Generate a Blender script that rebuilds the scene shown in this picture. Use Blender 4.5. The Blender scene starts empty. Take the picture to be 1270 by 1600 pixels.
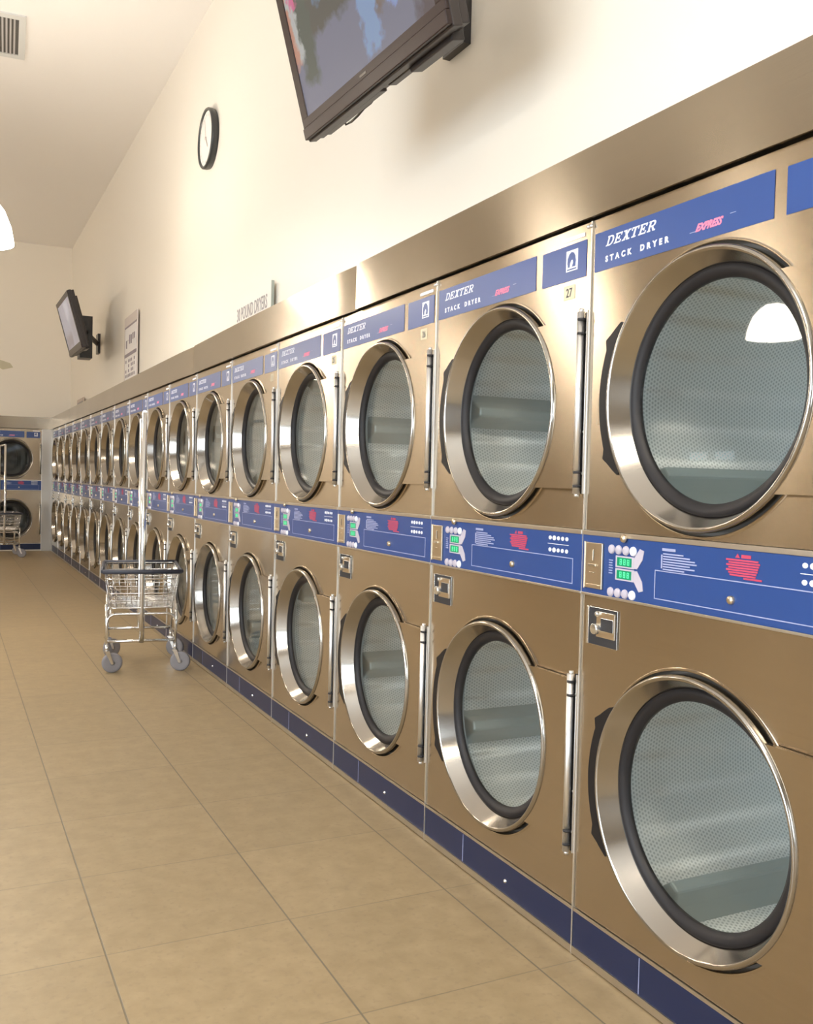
import bpy, bmesh, math, random
from mathutils import Vector, Matrix
sc = bpy.context.scene
COL = sc.collection
rad = math.radians
PI = math.pi

# ------------------------------------------------------------------ camera
CX, CZ = -1.40599, 1.16478
F_PX, YAW, PITCH, ROLL = 1463.4, 26.1853, -1.8797, -1.3232
def make_camera():
    ya, pi_, ro = rad(YAW), rad(PITCH), rad(ROLL)
    fw = Vector((math.sin(ya)*math.cos(pi_), math.cos(ya)*math.cos(pi_), math.sin(pi_)))
    r = Vector((math.cos(ya), -math.sin(ya), 0)); u = r.cross(fw)
    r2 = math.cos(ro)*r - math.sin(ro)*u
    u2 = math.sin(ro)*r + math.cos(ro)*u
    cd = bpy.data.cameras.new('camera'); cam = bpy.data.objects.new('camera', cd); COL.objects.link(cam)
    m = Matrix.Identity(4)
    for i in range(3):
        m[i][0] = r2[i]; m[i][1] = u2[i]; m[i][2] = -fw[i]
    m[0][3], m[1][3], m[2][3] = CX, 0.0, CZ
    cam.matrix_world = m
    cd.sensor_fit = 'VERTICAL'; cd.sensor_height = 32.0
    cd.lens = F_PX * 32.0 / 1600.0
    cd.clip_start = 0.05; cd.clip_end = 200
    sc.camera = cam
make_camera()

# ------------------------------------------------------------------ light
sc.view_settings.view_transform = 'Standard'
sc.view_settings.look = 'None'
sc.view_settings.gamma = 1.0
sc.view_settings.use_curve_mapping = False
sc.view_settings.exposure = -1.3
sc.cycles.use_denoising = True
sc.cycles.max_bounces = 10
sc.cycles.glossy_bounces = 6
sc.cycles.diffuse_bounces = 7
sc.cycles.transparent_max_bounces = 12
sc.cycles.sample_clamp_indirect = 6.0
w = bpy.data.worlds.new('World'); sc.world = w; w.use_nodes = True
w.node_tree.nodes['Background'].inputs[0].default_value = (0.86, 0.93, 1.0, 1)
w.node_tree.nodes['Background'].inputs[1].default_value = 5.0

def area(name, loc, rot, sx, sy, power, color):
    l = bpy.data.lights.new(name, 'AREA'); l.shape = 'RECTANGLE'; l.size = sx; l.size_y = sy
    l.energy = power; l.color = color
    o = bpy.data.objects.new(name, l); COL.objects.link(o); o.location = loc; o.rotation_euler = rot
    return o
# daylight entering through the storefront windows behind the camera and along the left wall
area('daylight_front', (-2.4, -3.95, 1.35), (rad(-90), 0, rad(180)), 2.3, 1.7, 130, (0.80, 0.90, 1.0))
area('daylight_left', (-6.9, 0.6, 1.75), (0, rad(-90), 0), 2.7, 6.6, 760, (0.80, 0.90, 1.0))
LAMP_POWER = 16
LAMP_COLOR = (1.0, 0.86, 0.64)
BELL_EMIT = 88.0

# ------------------------------------------------------------------ materials
MATS = {}
def new_mat(name):
    m = bpy.data.materials.new(name); m.use_nodes = True
    nt = m.node_tree
    return m, nt, nt.nodes['Principled BSDF']
def pm(name, color, rough=0.5, metal=0.0, emit=None, estr=0.0, coat=0.0, spec=None):
    if name in MATS: return MATS[name]
    m, nt, b = new_mat(name)
    b.inputs['Base Color'].default_value = (*color, 1)
    b.inputs['Roughness'].default_value = rough
    b.inputs['Metallic'].default_value = metal
    if coat: b.inputs['Coat Weight'].default_value = coat
    if spec is not None: b.inputs['Specular IOR Level'].default_value = spec
    if emit:
        b.inputs['Emission Color'].default_value = (*emit, 1); b.inputs['Emission Strength'].default_value = estr
    MATS[name] = m
    return m
def N(nt, t, **k):
    n = nt.nodes.new(t)
    for a, v in k.items(): setattr(n, a, v)
    return n
def L(nt, a, b): nt.links.new(a, b)
def mth(nt, op, a, b=None, c=None):
    n = N(nt, 'ShaderNodeMath', operation=op)
    for i, v in enumerate((a, b, c)):
        if v is None: continue
        if isinstance(v, (int, float)): n.inputs[i].default_value = v
        else: L(nt, v, n.inputs[i])
    return n.outputs[0]

def brushed(name, color, rough, aniso, streak=(3, 3, 260), var=0.06, bump=0.012, tangent=(0, 0, 1)):
    """stainless sheet brushed horizontally: highlights stretch along `tangent` (object space)"""
    m, nt, b = new_mat(name)
    tc = N(nt, 'ShaderNodeTexCoord'); mp = N(nt, 'ShaderNodeMapping'); mp.inputs['Scale'].default_value = streak
    L(nt, tc.outputs['Object'], mp.inputs['Vector'])
    no = N(nt, 'ShaderNodeTexNoise'); no.inputs['Scale'].default_value = 1.0; no.inputs['Detail'].default_value = 3
    L(nt, mp.outputs[0], no.inputs['Vector'])
    big = N(nt, 'ShaderNodeTexNoise'); big.inputs['Scale'].default_value = 2.2; L(nt, tc.outputs['Object'], big.inputs['Vector'])
    mix = N(nt, 'ShaderNodeMix', data_type='RGBA', blend_type='MIX')
    mix.inputs[6].default_value = (*[c*(1-var) for c in color], 1); mix.inputs[7].default_value = (*[min(1, c*(1+var)) for c in color], 1)
    L(nt, no.outputs['Fac'], mix.inputs[0]); L(nt, mix.outputs[2], b.inputs['Base Color'])
    b.inputs['Metallic'].default_value = 1.0
    r = mth(nt, 'MULTIPLY_ADD', big.outputs['Fac'], 0.12, rough - 0.06)
    L(nt, r, b.inputs['Roughness'])
    b.inputs['Anisotropic'].default_value = aniso
    cx = N(nt, 'ShaderNodeCombineXYZ')
    for i in range(3): cx.inputs[i].default_value = tangent[i]
    vt = N(nt, 'ShaderNodeVectorTransform', vector_type='VECTOR', convert_from='OBJECT', convert_to='WORLD')
    L(nt, cx.outputs[0], vt.inputs[0]); L(nt, vt.outputs[0], b.inputs['Tangent'])
    bp = N(nt, 'ShaderNodeBump'); bp.inputs['Strength'].default_value = bump; bp.inputs['Distance'].default_value = 0.002
    b2 = mth(nt, 'ADD', no.outputs['Fac'], big.outputs['Fac'])
    L(nt, b2, bp.inputs['Height']); L(nt, bp.outputs[0], b.inputs['Normal'])
    MATS[name] = m
    return m

STEEL = brushed('steel_panel', (0.47, 0.40, 0.31), 0.22, 0.9)
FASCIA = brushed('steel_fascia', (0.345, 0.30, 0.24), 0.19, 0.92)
RING = pm('steel_ring', (0.44, 0.415, 0.38), 0.16, 1.0)
CHROME = pm('chrome', (0.88, 0.89, 0.90), 0.22, 1.0)
TRIM = pm('trim_steel', (0.62, 0.57, 0.50), 0.35, 1.0)
SEAMM = pm('seam_chrome', (0.92, 0.92, 0.92), 0.38, 1.0)
SATIN = pm('satin_steel', (0.72, 0.62, 0.48), 0.3, 1.0)
DARK = pm('dark_recess', (0.02, 0.02, 0.024), 0.6)
RUBBER = pm('black_rubber', (0.012, 0.011, 0.013), 0.5, spec=0.35)
HANDLE = pm('handle_plastic', (0.006, 0.006, 0.008), 0.45, spec=0.3)
BLUE = pm('blue_vinyl', (0.016, 0.055, 0.22), 0.3)
KICK = pm('blue_kick', (0.011, 0.018, 0.055), 0.36, spec=0.3)
WHITE = pm('white_print', (0.85, 0.87, 0.95), 0.5)
LILAC = pm('pale_print', (0.34, 0.38, 0.60), 0.5)
RED = pm('red_print', (0.48, 0.05, 0.11), 0.5)
PINK = pm('pink_print', (0.8, 0.22, 0.36), 0.5)
GREYBTN = pm('grey_print', (0.50, 0.47, 0.56), 0.5)
GREEN = pm('green_display', (0.0, 0.15, 0.07), 0.3, emit=(0.0, 0.42, 0.2), estr=0.9)
GREEN2 = pm('green_digit', (0.1, 0.6, 0.3), 0.3, emit=(0.12, 1.0, 0.45), estr=1.3)
STICKER = pm('sticker', (0.72, 0.63, 0.45), 0.6)
INK = pm('ink', (0.05, 0.05, 0.06), 0.6)
BAFFLE = pm('baffle_steel', (0.40, 0.47, 0.48), 0.35, 0.35)
BACKDRUM = pm('drum_back', (0.82, 0.86, 0.86), 0.35, 0.3)
DRUMFRONT = pm('drum_front', (0.5, 0.52, 0.53), 0.4, 0.7)
CABINET = pm('cabinet_sheet', (0.5, 0.48, 0.45), 0.5, 0.6)

def perforated():
    m, nt, b = new_mat('perforated_drum')
    tc = N(nt, 'ShaderNodeTexCoord'); s = N(nt, 'ShaderNodeSeparateXYZ'); L(nt, tc.outputs['Object'], s.inputs[0])
    th = mth(nt, 'ARCTAN2', s.outputs['Z'], s.outputs['Y'])
    p = 0.0105; R = 0.345
    u = mth(nt, 'MULTIPLY', th, R/p); v = mth(nt, 'MULTIPLY', s.outputs['X'], 1/(p*1.732))
    def cell(off):
        fu = mth(nt, 'SUBTRACT', mth(nt, 'FRACT', mth(nt, 'ADD', u, off + 500)), 0.5)
        fv = mth(nt, 'MULTIPLY', mth(nt, 'SUBTRACT', mth(nt, 'FRACT', mth(nt, 'ADD', v, off + 500)), 0.5), 1.732)
        return mth(nt, 'SQRT', mth(nt, 'ADD', mth(nt, 'MULTIPLY', fu, fu), mth(nt, 'MULTIPLY', fv, fv)))
    d = mth(nt, 'MINIMUM', cell(0.0), cell(0.5))
    mr = N(nt, 'ShaderNodeMapRange'); mr.inputs['From Min'].default_value = 0.24; mr.inputs['From Max'].default_value = 0.34
    L(nt, d, mr.inputs['Value'])
    mix = N(nt, 'ShaderNodeMix', data_type='RGBA')
    mix.inputs[6].default_value = (0.58, 0.62, 0.63, 1); mix.inputs[7].default_value = (0.95, 0.97, 0.97, 1)
    L(nt, mr.outputs[0], mix.inputs[0]); L(nt, mix.outputs[2], b.inputs['Base Color'])
    b.inputs['Metallic'].default_value = 0.1; b.inputs['Roughness'].default_value = 0.5
    return m
PERF = perforated()

def glassmat(name='door_glass', tint=(0.97, 0.99, 0.99)):
    m = bpy.data.materials.new(name); m.use_nodes = True; nt = m.node_tree; nt.nodes.clear()
    o = N(nt, 'ShaderNodeOutputMaterial'); t = N(nt, 'ShaderNodeBsdfTransparent'); g = N(nt, 'ShaderNodeBsdfGlossy')
    t.inputs[0].default_value = (*tint, 1); g.inputs['Roughness'].default_value = 0.02
    f = N(nt, 'ShaderNodeFresnel')     # the ray goes straight through, so both faces reflect like an outer face
    ge = N(nt, 'ShaderNodeNewGeometry'); L(nt, mth(nt, 'MULTIPLY_ADD', ge.outputs['Backfacing'], 1/1.5-1.5, 1.5), f.inputs[0])
    mx = N(nt, 'ShaderNodeMixShader'); L(nt, f.outputs[0], mx.inputs[0]); L(nt, t.outputs[0], mx.inputs[1]); L(nt, g.outputs[0], mx.inputs[2])
    L(nt, mx.outputs[0], o.inputs[0])
    return m
GLASS = glassmat()

def wallmat(name, color, rough=0.75):
    m, nt, b = new_mat(name)
    tc = N(nt, 'ShaderNodeTexCoord'); no = N(nt, 'ShaderNodeTexNoise'); no.inputs['Scale'].default_value = 60; no.inputs['Detail'].default_value = 4
    L(nt, tc.outputs['Object'], no.inputs['Vector'])
    bp = N(nt, 'ShaderNodeBump'); bp.inputs['Strength'].default_value = 0.08; bp.inputs['Distance'].default_value = 0.003
    L(nt, no.outputs['Fac'], bp.inputs['Height']); L(nt, bp.outputs[0], b.inputs['Normal'])
    b.inputs['Base Color'].default_value = (*color, 1); b.inputs['Roughness'].default_value = rough
    return m
WALL = wallmat('cream_paint', (0.84, 0.795, 0.715), 0.42)
TANWALL = wallmat('tan_paint', (0.27, 0.225, 0.17), 0.6)
CEIL = wallmat('ceiling_paint', (0.90, 0.88, 0.86), 0.8)

def floormat():
    m, nt, b = new_mat('tan_floor_tile')
    tc = N(nt, 'ShaderNodeTexCoord'); s = N(nt, 'ShaderNodeSeparateXYZ'); L(nt, tc.outputs['Object'], s.inputs[0])
    TX, TY = 0.4665, 0.48
    gx = mth(nt, 'MULTIPLY', mth(nt, 'ADD', s.outputs['X'], 1.0515 + TX*40), 1/TX)
    gy = mth(nt, 'MULTIPLY', mth(nt, 'ADD', s.outputs['Y'], -1.835 + TY*40), 1/TY)
    def edge(g, T):
        f = mth(nt, 'FRACT', g)
        d = mth(nt, 'MULTIPLY', mth(nt, 'MINIMUM', f, mth(nt, 'SUBTRACT', 1.0, f)), T)
        return d
    ex, ey = edge(gx, TX), edge(gy, TY)
    def line(d, wdt):
        mr = N(nt, 'ShaderNodeMapRange'); mr.inputs['From Min'].default_value = wdt*0.5; mr.inputs['From Max'].default_value = wdt
        mr.inputs['To Min'].default_value = 1; mr.inputs['To Max'].default_value = 0
        L(nt, d, mr.inputs['Value']); return mr.outputs[0]
    lx = mth(nt, 'MULTIPLY', line(ex, 0.003), 0.85); ly = mth(nt, 'MULTIPLY', line(ey, 0.0026), 0.5)
    g = mth(nt, 'MAXIMUM', lx, ly)
    # per-tile shade
    fx = mth(nt, 'FLOOR', gx); fy = mth(nt, 'FLOOR', gy)
    cb = N(nt, 'ShaderNodeCombineXYZ'); L(nt, fx, cb.inputs[0]); L(nt, fy, cb.inputs[1])
    wn = N(nt, 'ShaderNodeTexWhiteNoise'); L(nt, cb.outputs[0], wn.inputs['Vector'])
    n1 = N(nt, 'ShaderNodeTexNoise'); n1.inputs['Scale'].default_value = 14; n1.inputs['Detail'].default_value = 6; n1.inputs['Roughness'].default_value = 0.62
    L(nt, tc.outputs['Object'], n1.inputs['Vector'])
    n2 = N(nt, 'ShaderNodeTexNoise'); n2.inputs['Scale'].default_value = 55; n2.inputs['Detail'].default_value = 4
    L(nt, tc.outputs['Object'], n2.inputs['Vector'])
    cr = N(nt, 'ShaderNodeValToRGB'); cr.color_ramp.elements[0].position = 0.3; cr.color_ramp.elements[1].position = 0.72
    cr.color_ramp.elements[0].color = (0.285, 0.215, 0.122, 1); cr.color_ramp.elements[1].color = (0.37, 0.285, 0.17, 1)
    L(nt, n1.outputs['Fac'], cr.inputs[0])
    sp = N(nt, 'ShaderNodeMapRange'); sp.inputs['From Min'].default_value = 0.56; sp.inputs['From Max'].default_value = 0.70; sp.inputs['To Max'].default_value = 0.5
    L(nt, n2.outputs['Fac'], sp.inputs['Value'])
    mx = N(nt, 'ShaderNodeMix', data_type='RGBA'); mx.inputs[7].default_value = (0.25, 0.19, 0.12, 1)
    L(nt, sp.outputs[0], mx.inputs[0]); L(nt, cr.outputs[0], mx.inputs[6])
    hs = N(nt, 'ShaderNodeHueSaturation'); L(nt, mx.outputs[2], hs.inputs['Color'])
    L(nt, mth(nt, 'MULTIPLY_ADD', wn.outputs['Value'], 0.07, 0.97), hs.inputs['Value'])
    m2 = N(nt, 'ShaderNodeMix', data_type='RGBA'); m2.inputs[7].default_value = (0.13, 0.115, 0.085, 1)
    L(nt, g, m2.inputs[0]); L(nt, hs.outputs[0], m2.inputs[6]); L(nt, m2.outputs[2], b.inputs['Base Color'])
    L(nt, mth(nt, 'MULTIPLY_ADD', n1.outputs['Fac'], 0.15, 0.36), b.inputs['Roughness'])
    bp = N(nt, 'ShaderNodeBump'); bp.inputs['Strength'].default_value = 0.25; bp.inputs['Distance'].default_value = 0.002; bp.invert = True
    L(nt, g, bp.inputs['Height']); L(nt, bp.outputs[0], b.inputs['Normal'])
    return m
FLOOR = floormat()

# ------------------------------------------------------------------ mesh helpers
class MB:
    def __init__(s): s.v = []; s.f = []; s.mi = []; s.sm = []
    def add(s, vs, fs, mi=0, smooth=False):
        o = len(s.v); s.v += [tuple(v) for v in vs]
        for f in fs: s.f.append([i+o for i in f]); s.mi.append(mi); s.sm.append(smooth)
    def box(s, x0, x1, y0, y1, z0, z1, mi=0):
        v = [(x, y, z) for x in (x0, x1) for y in (y0, y1) for z in (z0, z1)]
        s.add(v, [(0,1,3,2), (4,6,7,5), (0,4,5,1), (2,3,7,6), (0,2,6,4), (1,5,7,3)], mi)
        return s
    def prism(s, pts, a0, a1, axis=0, mi=0, smooth=False):
        """extrude polygon pts (in the other two axes) from a0 to a1 along axis"""
        def mk(a, p):
            return (a, p[0], p[1]) if axis == 0 else ((p[0], a, p[1]) if axis == 1 else (p[0], p[1], a))
        n = len(pts); v = [mk(a0, p) for p in pts] + [mk(a1, p) for p in pts]
        s.add(v, [list(range(n))[::-1], list(range(n, 2*n))], mi)
        s.add(v, [(i, (i+1) % n, n+(i+1) % n, n+i) for i in range(n)], mi, smooth)
        return s
    def lathe(s, prof, c=(0,0,0), axis=0, n=72, closed=False, mi=0, smooth=True, a0=0.0, a1=2*PI):
        """prof: (r, a) pairs revolved about axis through c"""
        full = abs(a1-a0) > 6.28
        cols = n if full else n+1
        v = []
        for j in range(cols):
            t = a0 + (a1-a0)*j/n; ct, st = math.cos(t), math.sin(t)
            for r, a in prof:
                if axis == 0: v.append((c[0]+a, c[1]+r*ct, c[2]+r*st))
                elif axis == 2: v.append((c[0]+r*ct, c[1]+r*st, c[2]+a))
                else: v.append((c[0]+r*ct, c[1]+a, c[2]+r*st))
        m = len(prof); fs = []
        for j in range(n):
            k = (j+1) % cols
            for i in range(m if closed else m-1):
                i2 = (i+1) % m
                fs.append((j*m+i, k*m+i, k*m+i2, j*m+i2))
        s.add(v, fs, mi, smooth)
        if not full and closed:
            s.add(v, [list(range(m)), [(cols-1)*m+i for i in range(m)][::-1]], mi)
        return s
    def tube(s, pts, r, n=10, mi=0, closed=False):
        pts = [Vector(p) for p in pts]; m = len(pts); rings = []
        up = None
        for i in range(m):
            if closed: d = pts[(i+1) % m]-pts[i-1]
            else: d = pts[min(i+1, m-1)]-pts[max(i-1, 0)]
            d.normalize()
            if up is None:
                a = Vector((0,0,1)) if abs(d.z) < 0.9 else Vector((1,0,0))
            else: a = up
            x = d.cross(a).normalized(); y = x.cross(d).normalized(); up = y
            rings.append([pts[i]+r*(math.cos(2*PI*k/n)*x+math.sin(2*PI*k/n)*y) for k in range(n)])
        v = [p for rg in rings for p in rg]; fs = []
        for i in range(m if closed else m-1):
            j = (i+1) % m
            for k in range(n): fs.append((i*n+k, i*n+(k+1) % n, j*n+(k+1) % n, j*n+k))
        s.add(v, fs, mi, True)
        if not closed: s.add(v, [list(range(n))[::-1], [(m-1)*n+k for k in range(n)]], mi)
        return s
    def mesh(s, name, mats, bevel=0.0):
        me = bpy.data.meshes.new(name)
        bm = bmesh.new(); vs = [bm.verts.new(v) for v in s.v]
        for f, mi, sm in zip(s.f, s.mi, s.sm):
            try: fc = bm.faces.new([vs[i] for i in f])
            except ValueError: continue
            fc.material_index = mi; fc.smooth = sm
        bmesh.ops.remove_doubles(bm, verts=bm.verts, dist=1e-6)
        bmesh.ops.recalc_face_normals(bm, faces=bm.faces)
        if bevel:
            ed = [e for e in bm.edges if len(e.link_faces) == 2 and e.calc_face_angle(0) > 0.9]
            bmesh.ops.bevel(bm, geom=ed, offset=bevel, segments=2, affect='EDGES', profile=0.5)
        bm.to_mesh(me); bm.free()
        for m in (mats if isinstance(mats, (list, tuple)) else [mats]): me.materials.append(m)
        return me
def link(name, me, parent=None, loc=(0,0,0)):
    o = bpy.data.objects.new(name, me); COL.objects.link(o); o.location = loc
    if parent: o.parent = parent
    return o
def part(name, mb, mats, parent=None, bevel=0.0, loc=(0,0,0)):
    return link(name, mb.mesh(name, mats, bevel), parent, loc)
def struct(name, mb, mats, bevel=0.0, loc=(0,0,0)):
    o = part(name, mb, mats, None, bevel, loc); o['kind'] = 'structure'; return o
def empty(name, loc=(0,0,0), rz=0.0):
    o = bpy.data.objects.new(name, None); COL.objects.link(o); o.location = loc; o.rotation_euler = (0, 0, rz)
    o.empty_display_size = 0.1
    return o
def tag(o, label, cat, group=None):
    o['label'] = label; o['category'] = cat
    if group: o['group'] = group
    return o
def copy_tree(o, parent=None):
    c = o.copy(); COL.objects.link(c)
    if parent: c.parent = parent
    for ch in o.children: copy_tree(ch, c)
    return c

def text_mesh(name, body, size, mat, matrix, depth=0.0006, shear=0.0, offset=0.0, spacing=1.0, sx=1.0, align='LEFT'):
    cu = bpy.data.curves.new(name, 'FONT'); cu.body = body; cu.size = size; cu.extrude = depth; cu.shear = shear
    cu.offset = offset; cu.space_character = spacing; cu.align_x = align; cu.resolution_u = 3
    o = bpy.data.objects.new(name, cu); COL.objects.link(o)
    dg = bpy.context.evaluated_depsgraph_get(); dg.update()
    me = bpy.data.meshes.new_from_object(o.evaluated_get(dg))
    bpy.data.objects.remove(o); bpy.data.curves.remove(cu)
    me.transform(Matrix.Diagonal((sx, 1, 1, 1))); me.transform(matrix)
    me.name = name; me.materials.clear(); me.materials.append(mat)
    return me
def face_matrix(u, z, x=0.0, W=0.8):
    """text plane on a dryer face: reads left to right when seen from the room (-x side); u from left edge"""
    return Matrix(((0, 0, -1, x), (-1, 0, 0, W-u), (0, 1, 0, z), (0, 0, 0, 1)))

def hole_plate(mb, y0, y1, z0, z1, cy, cz, R, x0, depth, mi=0, n=96, lip=0.005):
    rect_c = [(y0, z0), (y1, z0), (y1, z1), (y0, z1)]
    angs = [2*PI*i/n for i in range(n)]
    for (a, b) in rect_c:
        t = math.atan2(b-cz, a-cy) % (2*PI)
        k = min(range(n), key=lambda i: abs(((angs[i]-t+PI) % (2*PI))-PI)); angs[k] = t
    out, inn, inn2, inn3 = [], [], [], []
    for t in angs:
        c, s_ = math.cos(t), math.sin(t); ts = []
        if c > 1e-9: ts.append((y1-cy)/c)
        if c < -1e-9: ts.append((y0-cy)/c)
        if s_ > 1e-9: ts.append((z1-cz)/s_)
        if s_ < -1e-9: ts.append((z0-cz)/s_)
        q = min(ts)
        out.append((x0, cy+q*c, cz+q*s_))
        inn.append((x0, cy+(R+0.007)*c, cz+(R+0.007)*s_))
        inn2.append((x0-lip, cy+(R+0.002)*c, cz+(R+0.002)*s_))
        inn3.append((x0-lip+0.004, cy+R*c, cz+R*s_))
    inn4 = [(x0+depth, p[1], p[2]) for p in inn3]
    bk = [(x0+0.002, p[1], p[2]) for p in out]
    rings = [bk, out, inn, inn2, inn3, inn4]
    v = [p for r in rings for p in r]
    for a in range(5):
        mb.add(v, [(a*n+i, a*n+(i+1) % n, (a+1)*n+(i+1) % n, (a+1)*n+i) for i in range(n)], mi, a in (2, 3))
    return mb

# ------------------------------------------------------------------ the dryer
W = 0.8
YC = 0.413
ZU, ZL = 1.366, 0.475
Z_TOP, Z_PT, Z_PB, Z_KT, Z_KB = 1.806, 1.045, 0.905, 0.110, 0.022
GAP = 0.0024

def slab_letters(word, h, wd, gap, shear):
    """slanted slab-serif capitals as convex polygons, baseline origin, returns polygons in (x, y)"""
    T, S = 0.20, 0.13     # stem width, serif height in letter units
    def arc(cx, cy, rx, ry, rx2, ry2, a0, a1, n=8):
        qs = []
        for i in range(n):
            t0 = a0+(a1-a0)*i/n; t1 = a0+(a1-a0)*(i+1)/n
            qs.append([(cx+rx*math.cos(t0), cy+ry*math.sin(t0)), (cx+rx*math.cos(t1), cy+ry*math.sin(t1)),
                       (cx+rx2*math.cos(t1), cy+ry2*math.sin(t1)), (cx+rx2*math.cos(t0), cy+ry2*math.sin(t0))])
        return qs
    def R(a, b, c, d): return [(a, b), (c, b), (c, d), (a, d)]
    G = {
     'D': [R(.1, 0, .1+T, 1), R(0, 0, .5, S), R(0, 1-S, .5, 1)] + arc(.48, .5, .48, .5, .27, .37, -PI/2, PI/2),
     'E': [R(.1, 0, .1+T, 1), R(0, 0, .9, S), R(0, 1-S, .9, 1), R(.2, .44, .62, .57), R(.78, 0, .9, .3), R(.76, .7, .88, 1), R(.54, .33, .64, .68)],
     'X': [[(.08, 0), (.3, 0), (.86, 1), (.64, 1)], [(.64, 0), (.9, 0), (.34, 1), (.08, 1)], R(0, 0, .4, S), R(.56, 0, 1, S), R(0, 1-S, .42, 1), R(.58, 1-S, .96, 1)],
     'T': [R(.36, 0, .36+T, 1), R(.2, 0, .72, S), R(0, 1-S, .94, 1), R(0, .7, .12, 1), R(.82, .7, .94, 1)],
     'R': [R(.1, 0, .1+T, 1), R(0, 0, .42, S), R(0, 1-S, .55, 1), R(.2, .42, .55, .54)] + arc(.54, .71, .36, .29, .17, .17, -PI/2, PI/2) + [[(.42, .46), (.62, .46), (.92, .1), (.72, 0)], R(.7, 0, 1.0, S)],
    }
    res = []; x = 0
    for ch in word:
        for q in G[ch]:
            res.append([((x + px*wd) + shear*py*h, py*h) for px, py in q])
        x += wd+gap
    return res

def face_polys(mb, polys, u, z, x0, x1, mi=0):
    for q in polys:
        mb.prism([(W-(u+a), z+b) for a, b in q], x1, x0, 0, mi)
    return mb
def rectf(mb, u0, u1, z0, z1, x0=-0.0012, x1=-0.0004, mi=0):
    mb.box(x0, x1, W-u1, W-u0, z0, z1, mi); return mb

def make_door(parent, cz, upper):
    D = MB()
    # ring lathe
    prof = [(0.258, 0.040), (0.294, 0.040), (0.2955, -0.008), (0.2945, -0.017), (0.2915, -0.0225), (0.287, -0.0235), (0.2825, -0.020), (0.262, 0.027), (0.258, 0.030)]
    D.lathe(prof, (0, YC, cz), 0, 96, closed=True)
    # hinge-side pan that joins the ring
    a = math.asin(0.21/0.2895); n = 16
    arc = [(YC-0.2895*math.cos(-a+2*a*i/n), cz+0.2895*math.sin(-a+2*a*i/n)) for i in range(n+1)]
    yb = 0.030
    outer = [(yb, cz+0.21), (yb, cz-0.21)]
    pts = arc + outer
    D.prism(pts, -0.0165, -0.004, 0, 1)
    d = part('door', D, [RING, STEEL], parent)
    g = MB().lathe([(0.262, 0.040), (0.262, 0.026), (0.258, 0.021), (0.251, 0.020), (0.243, 0.024), (0.2345, 0.031), (0.2345, 0.040)], (0, YC, cz), 0, 96, closed=True)
    part('gasket', g, RUBBER, d)
    gl = MB().prism([(YC+0.236*math.cos(2*PI*i/72), cz+0.236*math.sin(2*PI*i/72)) for i in range(72)], 0.032, 0.036, 0)
    part('door_glass', gl, GLASS, d)
    # black grip on the latch side
    h = MB(); n = 40
    inner, outer_ = [], []
    for i in range(n+1):
        t = -1 + 2*i/n
        an = t*0.62
        at = abs(t)
        ro = 0.318 if at < 0.60 else (0.318+0.012*(1-abs(at-0.70)/0.10) if at < 0.80 else 0.318 - (at-0.80)/0.20*0.016)
        inner.append((YC+0.290*math.cos(an), cz+0.290*math.sin(an)))
        outer_.append((YC+ro*math.cos(an), cz+ro*math.sin(an)))
    for i in range(n):
        q = [inner[i], outer_[i], outer_[i+1], inner[i+1]]
        v = [(-0.021, *p) for p in q] + [(-0.0005, *p) for p in q]
        f = [(0,1,2,3), (7,6,5,4), (1,5,6,2), (0,3,7,4)]
        if i == 0: f.append((0,4,5,1))
        if i == n-1: f.append((3,2,6,7))
        h.add(v, f)
    part('door_handle', h, HANDLE, d)
    # hinge : chrome barrel, black slot, chrome leaf with screws
    hg = MB(); hz0, hz1 = cz-0.222, cz+0.222
    hg.tube([(-0.014, 0.021, hz0), (-0.014, 0.021, hz1)], 0.0090, 16)
    for zz in (hz0+0.018, hz0+0.052, hz1-0.052, hz1-0.018):
        hg.tube([(-0.013, 0.020, zz-0.003), (-0.013, 0.020, zz+0.003)], 0.0104, 14, mi=1)
    hg.tube([(-0.013, 0.020, hz0-0.008), (-0.013, 0.020, hz0)], 0.006, 12); hg.tube([(-0.013, 0.020, hz1), (-0.013, 0.020, hz1+0.008)], 0.006, 12)
    hg.box(-0.0035, -0.0002, 0.0035, 0.0185, hz0, hz1, 1)
    hg.box(-0.010, -0.0002, 0.0006, 0.0036, hz0+0.0, hz1-0.0, 0)
    for zz in (hz0+0.05, hz1-0.05, cz-0.07):
        hg.lathe([(0.0, -0.0065), (0.003, -0.006), (0.0042, -0.0035)], (0, 0.010, zz), 0, 10)
    part('hinge', hg, [SEAMM, DARK], d)
    return d

def make_drum(parent, cz, ang):
    dr = MB()
    R = 0.345
    dr.lathe([(0.262, 0.048), (0.262, 0.06), (0.30, 0.075), (R, 0.085)], n=72, mi=1)
    dr.lathe([(R, 0.085), (R, 0.70)], n=96, mi=0)
    dr.lathe([(R, 0.70), (0.33, 0.705), (0.26, 0.715), (0.255, 0.725), (0.13, 0.735), (0.125, 0.72), (0.05, 0.715), (0.045, 0.70), (0.0005, 0.698)], n=72, mi=2)
    o = part('drum', dr, [PERF, DRUMFRONT, BACKDRUM], parent, loc=(0, YC, cz)); o.rotation_euler = (ang, 0, 0)
    for k in range(3):
        b = MB(); t = 2*PI*k/3
        def P(rr, off):
            return (rr*math.cos(t)-off*math.sin(t), rr*math.sin(t)+off*math.cos(t))
        pts = [P(R-0.002, -0.055), P(R-0.045, -0.030), P(R-0.085, -0.014), P(R-0.085, 0.014), P(R-0.045, 0.030), P(R-0.002, 0.055)]
        b.prism(pts, 0.09, 0.70, 0)
        part('baffle', b, BAFFLE, o, bevel=0.006)
    return o

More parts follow.
